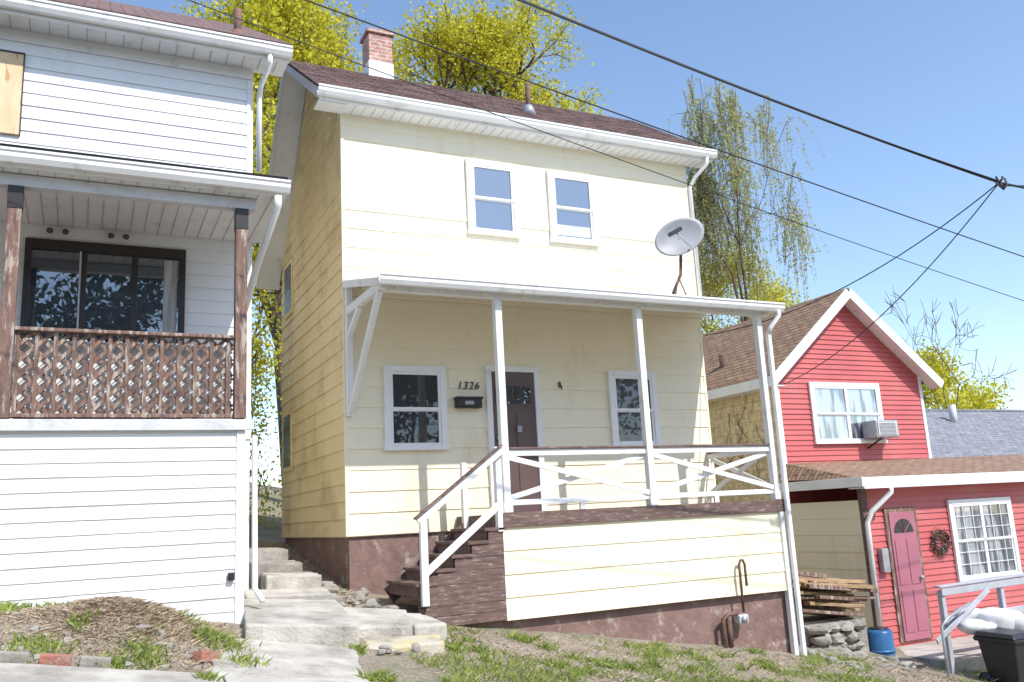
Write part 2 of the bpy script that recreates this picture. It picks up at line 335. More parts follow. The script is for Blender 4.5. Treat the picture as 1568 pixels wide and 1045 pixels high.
for cx,cy,r,n in [(-3.8,-3.2,.10,450),(-3.35,-3.05,.08,340),(-3.2,-3.9,.05,60),(-2.15,-3.75,.11,420),(-2.0,-4.3,.07,200),(-2.75,-4.35,.10,160),(-3.5,-4.3,.12,200),(-2.35,-3.3,.07,150),(-.7,-1.6,.10,160),(-2.37,-4.9,.03,160),(-1.0,-4.6,.07,220),(.1,-1.7,.06,60),(-3.0,-4.6,.06,120),(6.6,-1.9,.2,250),(-.85,-3.45,.04,90),(-1.62,-2.3,.03,60),(-.55,-2.0,.03,60)]: tuft(cx,cy,r,n)
for _ in range(50):
    tuft(rng.uniform(.1,6.2),rng.uniform(-3.6,-1.8),rng.uniform(.03,.08),int(rng.uniform(20,70)))
blades("garden_weeds",T,(.03,.10),.007,'grass',.6)
S=[]
for _ in range(12000):
    a=rng.normal(0,1,2);x=-2.85+a[0]*.42;y=-3.6+a[1]*.36
    if y>-2.58 or x>-1.85: continue
    S.append((x,y,float(gz(x,y))))
for _ in range(11000):
    x=rng.uniform(-.3,8);y=rng.uniform(-4.6,-1.7);S.append((x,y,float(gz(x,y))))
for _ in range(3000):
    x=rng.uniform(-1.5,-.0);y=rng.uniform(-1.5,4);S.append((x,y,float(g(x,y))))
for _ in range(2500):
    x=rng.uniform(-4.2,-1.9);y=rng.uniform(-4.7,-2.6);S.append((x,y,float(gz(x,y))))
blades("dead_grass_litter",S,(.008,.035),.005,'straw',2.0)
# ---------------------------------------------------------------- yellow house
H=empty("yellow_house")
W=6.22;RY=2.1;RZ=7.98;BY=4.45;BZ=4.95
v=[(0,0,-.03),(W,0,-.03),(W,4.3,-.03),(0,4.3,-.03),(0,0,6.12),(W,0,6.12),(W,RY,7.75),(0,RY,7.75),(0,4.3,5.1),(W,4.3,5.1)]
f=[(3,2,1,0),(0,1,5,4),(4,5,6,7),(7,6,9,8),(2,3,8,9),(0,4,7,8,3),(1,2,9,6,5)]
meshobj("walls",v,f,M['cream'],H)
zs=[-.02]+[round(.28+.29*i,3) for i in range(0,15)]
zs=[z for z in zs if z<4.6]+[4.62,5.72,5.93,6.12]
lapF(H,"front_siding",0,W,zs,0,'cream')
def lr(a,b):
    z=b
    y0=0 if z<6.1 else (z-6.12)/(7.75-6.12)*RY
    y1=4.3 if z<5.15 else 4.3-(z-5.1)/(7.75-5.1)*(4.3-RY)
    return y0,y1
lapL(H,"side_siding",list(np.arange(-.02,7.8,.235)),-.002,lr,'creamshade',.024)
box(H,"corner_board",-.024,.02,-.019,.02,-.02,6.1,'cream',.003)
box(H,"corner_board_r",W-.02,W+.024,-.019,.02,-.02,6.1,'cream',.003)
hexa(H,"foundation",[(.03,.03,-1.6),(W,.03,-3),(W,4.2,-3),(.03,4.2,-1.6)],[(.03,.03,-.03),(W,.03,-.03),(W,4.2,-.03),(.03,4.2,-.03)],'brownfound')
ex0,ex1=-.42,6.62
def roofslab(p,name,x0,x1,ya,za,yb,zb,th,m):
    d=Vector((0,yb-ya,zb-za)).normalized();n=Vector((0,-d.z,d.y))*(th if d.y>0 else -th)
    return hexa(p,name,[(x0,ya,za),(x1,ya,za),(x1,yb,zb),(x0,yb,zb)],[(x0,ya+n.y,za+n.z),(x1,ya+n.y,za+n.z),(x1,yb+n.y,zb+n.z),(x0,yb+n.y,zb+n.z)],m)
roofslab(H,"roof_front",ex0-.02,ex1+.02,-.36,6.28,RY+.01,RZ,.03,'shingle')
V=[];F=[];dd=Vector((0,RY+.36,RZ-6.28)).normalized();nn=Vector((0,-dd.z,dd.y));Lr=math.hypot(RY+.36,RZ-6.28)
s_=0.0
while s_<Lr-.12:
    x=ex0-.02
    while x<ex1+.02:
        x2=min(x+rng.uniform(.16,.34),ex1+.02);k=len(V);h1=.032+rng.uniform(.004,.010);o0=Vector((0,-.36,6.28))
        s0=s_+rng.uniform(-.008,.006)
        for X,sv,hh in ((x,s0,.03),(x2-.004,s0,.03),(x2-.004,s0,h1+.003),(x,s0,h1+.003),(x,s_+.15,.033),(x2-.004,s_+.15,.033)):
            q=o0+dd*sv+nn*hh;V.append((X,q.y,q.z))
        F+=[(k,k+1,k+2,k+3),(k+3,k+2,k+5,k+4),(k,k+3,k+4),(k+1,k+5,k+2)];x=x2
    s_+=.135
meshobj("roof_shingle_courses",V,F,M['shingle'],H)
hexa(H,"roof_back",[(ex0,RY,RZ-.02),(ex1,RY,RZ-.02),(ex1,BY+.25,BZ-.25),(ex0,BY+.25,BZ-.25)],[(ex0,RY,RZ+.03),(ex1,RY,RZ+.03),(ex1,BY+.28,BZ-.2),(ex0,BY+.28,BZ-.2)],'shingle')
box(H,"soffit",ex0+.03,ex1-.03,-.30,0,6.12,6.15,'white',0)
for i in range(46): box(H,"soffit_groove",ex0+.1+i*.15,ex0+.106+i*.15,-.30,-.025,6.114,6.119,'groove',0)
box(H,"fascia",ex0+.005,ex1-.005,-.325,-.30,6.12,6.29,'white')
gv=[(-.327,6.30),(-.327,6.17),(-.40,6.17),(-.43,6.22),(-.43,6.27),(-.445,6.275),(-.445,6.30),(-.435,6.30),(-.418,6.22),(-.395,6.185),(-.34,6.185),(-.34,6.30)]
def extr(p,name,prof,x0,x1,m):
    n=len(prof);v=[(x0,a,b) for a,b in prof]+[(x1,a,b) for a,b in prof]
    f=[(i,(i+1)%n,n+(i+1)%n,n+i) for i in range(n)]+[tuple(range(n-1,-1,-1)),tuple(range(n,2*n))]
    return meshobj(name,v,f,M[m],p)
extr(H,"gutter",gv,ex0-.02,ex1+.02,'white')
beam(H,"rake_front_l",(ex0,-.33,6.22),(ex0,RY,RZ-.05),.025,.16,'white')
beam(H,"rake_back_l",(ex0,RY,RZ-.05),(ex0,BY+.25,BZ-.28),.025,.18,'white')
v=[(ex0,-.30,6.14),(0,-.30,6.14),(0,RY,RZ-.12),(ex0,RY,RZ-.12),(ex0,BY+.2,BZ-.34),(0,BY+.2,BZ-.34)]
meshobj("rake_soffit",v,[(0,1,2,3),(3,2,5,4)],M['white'],H)
box(H,"eave_return",ex0,0,-.30,.0,6.10,6.13,'white')
v=[(ex1,-.33,6.14),(ex1,RY,RZ-.12),(W,RY,RZ-.12),(W,-.33,6.14)]
meshobj("rake_soffit_r",v,[(0,1,2,3)],M['white'],H)
beam(H,"rake_front_r",(ex1,-.33,6.22),(ex1,RY,RZ-.05),.025,.16,'white')
tube(H,"downspout_elbow",[(6.45,-.37,6.17),(6.45,-.35,6.05),(6.32,-.15,5.85),(6.27,-.05,5.7),(6.27,-.05,3.5)],.035,'white')
box(H,"chimney_stack",1.03,1.46,1.9,2.3,7.5,8.72,'brick')
box(H,"chimney_cap",.99,1.50,1.86,2.34,8.72,8.79,'brick')
box(H,"chimney_flashing",1.015,1.475,1.885,2.315,7.6,8.17,'white')
tube(H,"vent_pipe",[(3.39,.45,6.8),(3.39,.45,7.42)],.045,'rust')
tube(H,"vent_boot",[(3.39,.45,6.8),(3.39,.45,6.97),(3.39,.45,7.02)],.1,'greymetal',12,[.13,.09,.06])
window(H,"upper_window_1",1.95,2.84,4.44,5.66,-.014)
window(H,"upper_window_2",3.39,4.29,4.44,5.66,-.014)
window(H,"lower_window_1",.54,1.48,1.13,2.33,-.014,glass='glassdark')
window(H,"lower_window_2",4.27,5.18,1.12,2.35,-.014,glass='glassdark')
box(H,"window_blind",3.53,4.15,-.0295,-.0282,4.56,4.74,'dish',0)
box(H,"door_casing_l",2.12,2.21,-.07,0,.17,2.37,'white');box(H,"door_casing_r",2.93,3.02,-.07,0,.17,2.37,'white');box(H,"door_head",2.21,2.93,-.068,0,2.28,2.37,'white')
box(H,"door_slab",2.21,2.93,-.045,-.002,.17,2.28,'doorbrown')
for i in range(4):
    a=2.275+i*.152;box(H,"door_lite_frame",a-.012,a+.132,-.055,-.046,1.78,2.08,'doorbrown',.003)
    meshobj("door_lite",[(a,-.058,1.80),(a+.12,-.058,1.80),(a+.12,-.058,2.06),(a,-.058,2.06)],[(0,1,2,3)],M['glass'],H)
for z0,z1 in ((.35,.95),(1.05,1.68)):
    for a in (2.29,2.60): box(H,"door_panel",a,a+.24,-.056,-.046,z0,z1,'doorbrown',.004)
tube(H,"door_knob",[(2.28,-.05,1.12),(2.28,-.11,1.12)],.03,'greymetal')
tube(H,"door_deadbolt",[(2.28,-.05,1.28),(2.28,-.08,1.28)],.03,'greymetal')
box(H,"lockbox",2.59,2.66,-.10,-.05,1.36,1.46,'greymetal')
box(H,"mailbox_body",1.61,2.02,-.13,-.02,1.72,1.87,'black',.02);box(H,"mailbox_lid",1.60,2.03,-.145,-.02,1.85,1.885,'black',.01)
box(H,"mailbox_label",1.74,1.88,-.134,-.131,1.77,1.82,'greypaint',0)
cu=D.curves.new("house_number","FONT");cu.body="1326";cu.size=.16;cu.extrude=.006;cu.shear=.2;cu.space_character=1.15;cu.materials.append(M['black'])
o=link(D.objects.new("house_number",cu));o.location=(1.66,-.035,2.01);o.rotation_euler=(math.pi/2,0,0);o.parent=H
box(H,"bell_bracket",3.37,3.41,-.04,-.02,2.06,2.15,'rust');tube(H,"bell_hook",[(3.39,-.04,2.1),(3.39,-.08,2.08),(3.39,-.08,2.02)],.010,'rust')
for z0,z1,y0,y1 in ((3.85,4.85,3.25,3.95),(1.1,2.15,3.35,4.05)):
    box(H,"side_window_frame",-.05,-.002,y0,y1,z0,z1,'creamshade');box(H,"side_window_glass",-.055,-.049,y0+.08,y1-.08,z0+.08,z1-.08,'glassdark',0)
# ------------- porch
pz=.16;py=-1.58
box(H,"porch_floor",1.6,W,py+.02,-.025,.10,pz,'browntrim')
for i in range(11): box(H,"floor_gap",1.6,W,-1.45+i*.13,-1.446+i*.13,pz+.0005,pz+.002,'dark',0)
box(H,"porch_rim_front",1.57,W+.02,py-.03,py+.018,-.0,pz+.02,'browntrim')
box(H,"porch_rim_left",1.575,1.598,py+.02,-.03,-.0,pz+.01,'browntrim')
lapF(H,"porch_skirt_siding",1.57,W-.02,[-1.13,-.86,-.58,-.29,-.005],py+.01,'cream')
lapL(H,"porch_skirt_side",[-1.13,-.86,-.58,-.29,-.005],1.58,lambda a,b:(py+.01,-.05),'cream')
meshobj("porch_back_panel",[(1.6,py+.012,-1.13),(W,py+.012,-1.13),(W,py+.012,0),(1.6,py+.012,0)],[(0,1,2,3)],M['cream'],H)
hexa(H,"porch_foundation",[(.95,py+.09,-2),(W+.02,py+.09,-3),(W+.02,0.02,-3),(.95,0.02,-2)],[(.95,py+.09,-1.12),(W+.02,py+.09,-1.12),(W+.02,0.02,-1.12),(.95,0.02,-1.12)],'brownfound')
for nm,x in (("porch_post_1",1.66),("porch_post_2",3.90),("porch_post_3",6.13)):
    box(H,nm,x-.05,x+.05,py+.0-.005,py+.10,pz+.02,3.02,'white',.01)
    box(H,nm+"_base",x-.065,x+.065,py-.018,py+.115,pz+.02,pz+.14,'white',.01)
box(H,"newel",1.50,1.585,py-.02,py+.07,-.05,1.02,'white',.01)
pr_=6.45
box(H,"porch_beam",.05,pr_-.1,py-.0,py+.11,3.0,3.10,'white')
hexa(H,"porch_roof",[(-.02,-1.68,3.10),(pr_,-1.68,3.10),(pr_,-.03,3.50),(-.02,-.03,3.50)],[(-.02,-1.68,3.14),(pr_,-1.68,3.14),(pr_,-.03,3.54),(-.02,-.03,3.54)],'white')
box(H,"porch_fascia",-.03,pr_+.02,-1.72,-1.685,3.06,3.165,'white')
extr(H,"porch_gutter",[(a-1.36,b-3.13) for a,b in gv],-.03,pr_+.04,'white')
for i in range(11):
    x=.25+i*.6;beam(H,"porch_rafter",(x,-1.62,3.065),(x,-.03,3.455),.04,.09,'cream')
box(H,"porch_wall_post",.0,.09,-.115,-.028,1.60,3.42,'white')
beam(H,"porch_side_beam",(.045,-.03,3.08),(.045,-1.66,3.06),.08,.12,'white')
beam(H,"porch_side_rafter",(.0,-.03,3.48),(.0,-1.66,3.09),.05,.1,'white')
beam(H,"porch_brace_long",(.045,-.10,1.66),(.045,-1.52,3.02),.07,.09,'white')
beam(H,"porch_brace_short",(.045,-.10,2.72),(.045,-.62,3.02),.07,.08,'white')
box(H,"ledger",.1,pr_-.1,-.07,-.026,3.32,3.44,'cream')
def rail(x0,x1,y):
    box(H,"rail_cap",x0,x1,y-.045,y+.045,.985,1.012,'browntrim');box(H,"rail_top",x0,x1,y-.02,y+.02,.90,.985,'white')
    box(H,"rail_bottom",x0,x1,y-.02,y+.02,.27,.34,'white')
    beam(H,"rail_diag_a",(x0,y-.03,.88),(x1,y-.03,.36),.02,.07,'white');beam(H,"rail_diag_b",(x0,y+.03,.36),(x1,y+.03,.88),.02,.07,'white')
    xm=(x0+x1)/2;box(H,"rail_foot",xm-.04,xm+.04,y-.02,y+.02,pz+.02,.27,'white')
rail(1.71,3.85,py+.05);rail(3.95,6.08,py+.05)
xr=6.13
box(H,"side_rail_cap",xr-.045,xr+.045,-1.47,-.03,.985,1.012,'browntrim');box(H,"side_rail_top",xr-.02,xr+.02,-1.47,-.03,.90,.985,'white');box(H,"side_rail_bottom",xr-.02,xr+.02,-1.47,-.03,.27,.34,'white')
beam(H,"side_diag_a",(xr+.03,-1.46,.36),(xr+.03,-.05,.9),.02,.07,'white');beam(H,"side_diag_b",(xr-.03,-1.46,.9),(xr-.03,-.05,.36),.02,.07,'white')
tube(H,"porch_downspout_elbow",[(6.38,-1.76,3.05),(6.38,-1.76,2.98),(6.26,-1.68,2.8),(6.22,-1.65,2.68)],.035,'white')
box(H,"porch_downspout",6.19,6.26,-1.68,-1.62,-2.05,2.7,'white',.012)
box(H,"porch_corner_post",6.10,6.19,py-.03,py+.06,-2.15,-.0,'white',.01)
tube(H,"vent_pipe_front",[(5.2,-1.66,-1.35),(5.2,-1.66,-.70),(5.23,-1.66,-.64),(5.27,-1.66,-.64),(5.30,-1.66,-.70),(5.30,-1.66,-1.0)],.018,'rust')
tube(H,"gas_pipe",[(4.86,-1.62,-2.0),(4.86,-1.62,-1.42),(4.95,-1.62,-1.36),(5.12,-1.62,-1.36)],.03,'rust')
tube(H,"gas_pipe_2",[(4.97,-1.6,-1.8),(4.97,-1.6,-1.38)],.04,'rust')
box(H,"gas_meter",5.1,5.27,-1.68,-1.55,-1.5,-1.38,'dish',.02);tube(H,"gas_meter_dial",[(5.18,-1.68,-1.44),(5.18,-1.71,-1.44)],.05,'greymetal')
n=5;x0=.42;dx=(1.58-x0)/n
for i in range(n):
    zt=-.60+i*.152;xa=x0+i*dx
    box(H,f"tread_{i}",xa-.03,xa+dx+.02,py-.02,-.42,zt-.04,zt,'browntrim',.006)
    box(H,f"riser_{i}",xa,xa+.02,py,-.44,zt-.17,zt-.042,'browntrim',.003)
    box(H,"stair_side",x0+i*dx,1.565,py+.0,py+.018,zt-.19,zt-.042,'browntrim',.003)
for k in range(5):
    za=-1.12+k*.12;zb=za+.115
    xs=x0+max(0,(zb+.62)/.76*1.16)
    hexa(H,"stair_skirt_plank",[(xs,py-.004,za),(1.565,py-.004,za),(1.565,py+.02,za),(xs,py+.02,za)],[(xs,py-.004,zb),(1.565,py-.004,zb),(1.565,py+.02,zb),(xs,py+.02,zb)],'browntrim',.004)
beam(H,"back_stringer",(x0,-.43,-.8),(1.58,-.43,.0),.03,.22,'browntrim')
box(H,"stair_back_post",1.5,1.58,-.48,-.4,-.8,.9,'white')
box(H,"stair_rail_post",.44,.53,py-.09,py-.022,-.86,.14,'white',.008)
beam(H,"stair_rail_top",(.42,py-.055,.12),(1.58,py-.055,.97),.04,.085,'white')
beam(H,"stair_rail_cap",(.38,py-.055,.16),(1.58,py-.055,1.035),.09,.025,'browntrim')
beam(H,"stair_rail_low",(.48,py-.055,-.50),(1.5,py-.055,.28),.03,.09,'white')
# satellite dish
Sd=empty("satellite_dish")
tube(Sd,"mast",[(4.97,-1.0,3.30),(4.99,-1.0,3.45),(5.16,-1.0,3.75),(5.2,-1.0,4.12)],.026,'rust')
beam(Sd,"foot",(4.87,-1.1,3.30),(5.07,-.9,3.34),.12,.02,'greymetal');beam(Sd,"strut_a",(4.85,-1.2,3.26),(5.1,-1.0,3.68),.02,.02,'rust');beam(Sd,"strut_b",(5.15,-1.15,3.28),(5.12,-1.0,3.68),.02,.02,'rust')
dn=Vector((-.35,-.90,.10)).normalized();dc=Vector((5.12,-1.08,4.32));s0=dn.cross(Vector((0,0,1))).normalized();u0_=s0.cross(dn)
rl=math.radians(28)
s=(s0*math.cos(rl)+u0_*math.sin(rl)) if s0.x>0 else (-s0*math.cos(rl)+u0_*math.sin(rl))
s.normalize();u=s.cross(dn)
if u.z<0: u=-u
V=[];F=[];nr=8;na=36
for side in (0,.012):
    for i in range(nr+1):
        r=i/nr
        for k in range(na):
            a=2*math.pi*k/na
            V.append(dc+s*(.44*r*math.cos(a))+u*(.29*r*math.sin(a))+dn*(.07*r*r-side))
for sd_ in range(2):
    o0=sd_*(nr+1)*na
    for i in range(nr):
        for k in range(na):
            q=(o0+i*na+k,o0+i*na+(k+1)%na,o0+(i+1)*na+(k+1)%na,o0+(i+1)*na+k)
            F.append(q if sd_==0 else q[::-1])
for k in range(na): F.append((nr*na+k,nr*na+(k+1)%na,(nr+1)*na+nr*na+(k+1)%na,(nr+1)*na+nr*na+k))
meshobj("reflector",V,F,M['reflector'],Sd,True)
q=dc+dn*.36-s*.16+u*.03
tube(Sd,"feed_arm",[dc-u*.26+dn*.05,dc-u*.27+dn*.18,q],.014,'greymetal')
beam(Sd,"lnb",q-s*.12,q+s*.12,.06,.06,'black');tube(Sd,"lnb_horn",[q,q-dn*.1],.035,'dish')
tube(Sd,"back_mount",[(5.2,-1.0,4.1),tuple(dc-dn*.03)],.04,'black')
# ---------------------------------------------------------------- white house (left)
Wh=empty("white_house")
wx=-1.45;wy=-1.0;fy=-2.5;LX=-9.5
meshobj("walls",[(LX,wy,-1.5),(wx,wy,-1.5),(wx,6,-1.5),(LX,6,-1.5),(LX,wy,6.05),(wx,wy,6.05),(wx,6,6.05),(LX,6,6.05)],[(0,1,5,4),(1,2,6,5),(2,3,7,6),(3,0,4,7),(4,5,6,7)],M['vinyl'],Wh)
lapF(Wh,"upper_siding",LX,wx-.05,list(np.arange(1.3,6.06,.158)),wy,'vinyl',.016)
lapF(Wh,"base_siding",LX,-1.83,list(np.arange(-1.05,1.17,.135)),fy,'vinyl',.016)
meshobj("base_walls",[(LX,fy,-1.3),(-1.75,fy,-1.3),(-1.75,wy,-1.3),(-1.75,wy,1.16),(-1.75,fy,1.16),(LX,fy,1.16)],[(0,1,4,5),(1,2,3,4)],M['vinyl'],Wh)
box(Wh,"base_corner_board",-1.83,-1.74,fy-.025,fy+.06,-.95,1.14,'white')
box(Wh,"corner_board",wx-.07,wx+.01,wy-.022,wy+.03,1.2,5.86,'white')
box(Wh,"balcony_floor",LX,-1.72,fy-.02,wy,1.17,1.25,'oldwood')
box(Wh,"balcony_fascia",LX,-1.66,fy-.06,fy-.027,1.14,1.25,'lightgrey')
box(Wh,"soffit",LX,-1.06,-1.36,-.95,6.02,6.05,'white',0)
for i in range(34): box(Wh,"soffit_groove",-1.2-i*.2,-1.192-i*.2,-1.36,-1.04,6.012,6.018,'groove',0)
box(Wh,"frieze",LX,wx+.01,wy-.03,wy-.003,5.87,6.02,'white')
box(Wh,"fascia",LX,-1.05,-1.385,-1.362,6.0,6.16,'white')
extr(Wh,"gutter",[(a-1.06,b-.12) for a,b in gv],LX,-1.03,'white')
hexa(Wh,"roof",[(LX,-1.44,6.17),(-1.02,-1.44,6.17),(-1.02,2.4,8.6),(LX,2.4,8.6)],[(LX,-1.47,6.22),(-1.02,-1.47,6.22),(-1.02,2.37,8.65),(LX,2.37,8.65)],'shingle')
hexa(Wh,"roof_rear",[(LX,2.4,8.58),(-1.02,2.4,8.58),(-1.02,6.3,6.1),(LX,6.3,6.1)],[(LX,2.4,8.64),(-1.02,2.4,8.64),(-1.02,6.3,6.15),(LX,6.3,6.15)],'shingle')
beam(Wh,"rake_r",(-1.03,-1.38,6.12),(-1.03,2.4,8.52),.025,.14,'white')
tube(Wh,"vent_pipe",[(-1.62,-.85,6.4),(-1.62,-.85,6.95)],.05,'rust');tube(Wh,"vent_boot",[(-1.62,-.85,6.4),(-1.62,-.85,6.62)],.1,'rust',12,[.13,.08])
tube(Wh,"upper_downspout",[(-1.3,-1.42,6.05),(-1.3,-1.4,5.95),(-1.36,-1.1,5.75),(-1.37,-1.06,5.6),(-1.37,-1.06,4.6)],.035,'white')
hexa(Wh,"porch_roof",[(LX,-2.72,3.80),(-1.35,-2.72,3.80),(-1.35,-1.02,4.48),(LX,-1.02,4.48)],[(LX,-2.74,3.875),(-1.35,-2.74,3.875),(-1.35,-1.02,4.53),(LX,-1.02,4.53)],'black')
extr(Wh,"porch_gutter",[(a-2.36,b-2.48) for a,b in gv],LX,-1.33,'white')
box(Wh,"porch_fascia",LX,-1.36,-2.70,-2.675,3.66,3.79,'white')
box(Wh,"porch_ceiling",LX,-1.36,-2.67,wy-.02,3.66,3.69,'white',0)
for i in range(50): box(Wh,"ceiling_groove",-1.5-i*.15,-1.494-i*.15,-2.67,wy-.025,3.652,3.659,'groove',0)
meshobj("porch_gable_end",[(-1.37,-2.67,3.70),(-1.37,-1.02,3.70),(-1.37,-1.02,4.46)],[(0,1,2)],M['white'],Wh)
box(Wh,"porch_header",LX,-1.66,-2.56,-2.44,3.53,3.65,'lightgrey')
for nm,x in (("balcony_post_1",-1.80),("balcony_post_2",-3.93),("balcony_post_3",-6.1)):
    box(Wh,nm,x-.06,x+.06,-2.56,-2.44,1.26,3.525,'oldwood',.008);box(Wh,nm+"_cap",x-.066,x+.066,-2.566,-2.434,3.30,3.53,'dark',.004)
box(Wh,"slider_frame_top",-3.92,-2.22,-1.07,-1.0,3.36,3.48,'dark');box(Wh,"slider_frame_l",-3.92,-3.85,-1.07,-1.0,1.25,3.36,'dark');box(Wh,"slider_frame_r",-2.29,-2.22,-1.07,-1.0,1.25,3.36,'dark')
for x in (-3.32,-2.78): box(Wh,"slider_mullion",x-.035,x+.035,-1.06,-1.015,1.25,3.36,'dark')
box(Wh,"slider_edge",-3.365,-3.345,-1.075,-1.02,1.3,3.36,'dish')
meshobj("slider_glass",[(-3.85,-1.03,1.25),(-2.29,-1.03,1.25),(-2.29,-1.03,3.36),(-3.85,-1.03,3.36)],[(0,1,2,3)],M['glassslide'],Wh)
box(Wh,"curtain_panel",-2.46,-2.31,-1.034,-1.031,1.25,3.34,'inner',0)
for x in (-3.68,-3.05):
    for d_ in (0,.16): tube(Wh,"porch_light",[(x+d_,-1.02,3.60),(x+d_,-1.09,3.585),(x+d_,-1.13,3.56)],.03,'rust',10,[.03,.02,.035])
box(Wh,"plywood_board",-5.0,-4.05,-1.05,-1.015,4.70,5.70,'ply',.002);box(Wh,"plywood_frame",-4.05,-4.035,-1.05,-1.015,4.70,5.70,'dark',.002)
box(Wh,"plywood_frame_top",-5.0,-4.035,-1.06,-1.015,5.70,5.72,'dark',.002)
def lattice(x0,x1,z0,z1,y,diag,vert,md,off=0,w=.036,vy=.03):
    v=[];f=[]
    def bar(ax,az,bx,bz,w,yy,t=.006):
        dx,dz=bx-ax,bz-az;l=math.hypot(dx,dz)
        if l<.05: return
        nx,nz=-dz/l*w/2,dx/l*w/2;k=len(v)
        v.extend([(ax-nx,yy-t,az-nz),(bx-nx,yy-t,bz-nz),(bx+nx,yy-t,bz+nz),(ax+nx,yy-t,az+nz),(ax-nx,yy+t,az-nz),(bx-nx,yy+t,bz-nz),(bx+nx,yy+t,bz+nz),(ax+nx,yy+t,az+nz)])
        f.extend([(k,k+1,k+2,k+3),(k+7,k+6,k+5,k+4),(k,k+4,k+5,k+1),(k+2,k+6,k+7,k+3),(k+1,k+5,k+6,k+2),(k+3,k+7,k+4,k)])
    h=z1-z0
    if diag:
        c=x0-h+off
        while c<x1:
            for s in (1,-1):
                a0=max(x0,c);a1=min(x1,c+h)
                if s==1: bar(a0,z0+(a0-c),a1,z0+(a1-c),w,y-.008)
                else: bar(a0,z1-(a0-c),a1,z1-(a1-c),w,y+.008)
            c+=diag
    if vert:
        x=x0+.02
        while x<x1:
            bar(x+rng.uniform(-.006,.006),z0,x+rng.uniform(-.006,.006),z1+rng.uniform(-.01,.0),.036,y+vy);x+=vert
    return meshobj("lattice",v,f,M[md],Wh)
for a,b in ((-3.86,-1.87),(-6.0,-4.0)):
    lattice(a,b,1.30,2.10,-2.47,.16,.16,'oldwood',vy=-.025);lattice(a,b,1.30,2.06,-2.34,.08,0,'vinyl',.05,.047)  # white rear lattice is added, standing in for the sunlit wall behind
for a,b in ((-3.87,-1.86),(-6.04,-3.99)):
    box(Wh,"lattice_cap",a,b,-2.54,-2.42,2.10,2.135,'oldwood');box(Wh,"lattice_bottom",a,b,-2.52,-2.44,1.27,1.31,'oldwood')
tube(Wh,"porch_downspout",[(-1.45,-2.72,3.66),(-1.45,-2.70,3.55),(-1.56,-2.1,3.05),(-1.6,-1.6,2.7),(-1.6,-1.2,2.6)],.04,'white')
tube(Wh,"base_downspout",[(-1.62,-2.35,1.1),(-1.62,-2.35,1.0),(-1.60,-2.3,-.45),(-1.54,-2.42,-.58)],.03,'white')
box(Wh,"meter_can",-1.90,-1.84,-2.56,-2.52,-.35,-.27,'black')
# ---------------------------------------------------------------- red house
R_=empty("red_house")
rx0,rx1,ry=9.17,13.35,1.5;ez=2.75;apx=11.2;apz=4.42
meshobj("walls",[(rx0,ry,-3),(rx1,ry,-3),(rx1,ry,ez),(apx,ry,apz-.1),(rx0,ry,ez),(rx0,9,-3),(rx0,9,ez),(apx,9,apz-.1),(rx1,9,ez),(rx1,9,-3)],[(0,1,2,3,4),(1,9,8,2),(5,6,7,8,9)],M['red'],R_)
meshobj("side_wall",[(rx0,ry,-3),(rx0,ry,ez),(rx0,9,ez),(rx0,9,-3)],[(0,1,2,3)],M['block'],R_)
def cl(a,b):
    if b<ez: return rx0,rx1
    t=(b-ez)/(apz-.1-ez);return rx0+(apx-rx0)*t,rx1-(rx1-apx)*t
lapF(R_,"front_siding",rx0,rx1,list(np.arange(.5,4.35,.105)),ry,'red',.024,seams=False,clip=cl)
sl=(apz-ez)/(apx-rx0)
def gab(p,nm,xa,za,xb,zb,y0,y1,th,m):
    return hexa(p,nm,[(xa,y0,za),(xb,y0,zb),(xb,y1,zb),(xa,y1,za)],[(xa,y0,za+th),(xb,y0,zb+th),(xb,y1,zb+th),(xa,y1,za+th)],m)
xl=rx0-.3;xr2=rx1+.3;slr=(apz-ez)/(rx1-apx)
gab(R_,"roof_left",xl,ez-.3*sl+.06,apx,apz+.06,ry-.3,9.2,.05,'shingleR');gab(R_,"roof_right",apx,apz+.06,xr2,ez-.3*slr+.06,ry-.3,9.2,.05,'shingleR')
beam(R_,"rake_l",(xl-.02,ry-.31,ez-.32*sl-.02),(apx,ry-.31,apz-.0),.03,.2,'white');beam(R_,"rake_r",(xr2+.02,ry-.312,ez-.32*slr-.02),(apx,ry-.312,apz-.0),.03,.2,'white')
gab(R_,"rake_soffit_l",xl,ez-.3*sl-.08,apx,apz-.08,ry-.29,ry,.02,'white');gab(R_,"rake_soffit_r",apx,apz-.08,xr2,ez-.3*slr-.08,ry-.29,ry,.02,'white')
box(R_,"side_fascia",xl-.03,xl,ry-.3,9.2,ez-.3*sl-.12,ez-.3*sl+.08,'white')
box(R_,"side_soffit",xl,rx0,ry-.28,9.2,ez-.3*sl-.12,ez-.3*sl-.1,'white',0)
box(R_,"corner_l",rx0-.0,rx0+.07,ry-.03,ry-.001,.5,ez,'white');box(R_,"corner_r",rx1-.08,rx1+.01,ry-.03,ry-.001,.5,ez,'white')
tube(R_,"roof_vent",[(9.6,3.5,3.0),(9.6,3.5,3.45)],.09,'rust')
window(R_,"upper_window",10.02,12.0,1.26,2.52,ry-.018,cols=2,glass='glasscurt')
box(R_,"air_conditioner",11.35,12.0,ry-.42,ry-.05,1.34,1.70,'greymetal',.02);box(R_,"ac_grille",11.40,11.95,ry-.435,ry-.421,1.38,1.66,'dish',.01)
for i in range(9): box(R_,"ac_louver",11.44,11.9,ry-.445,ry-.436,1.40+i*.028,1.41+i*.028,'greymetal',0)
beam(R_,"ac_bracket",(11.5,ry-.4,1.33),(11.5,ry,1.15),.04,.03,'black')
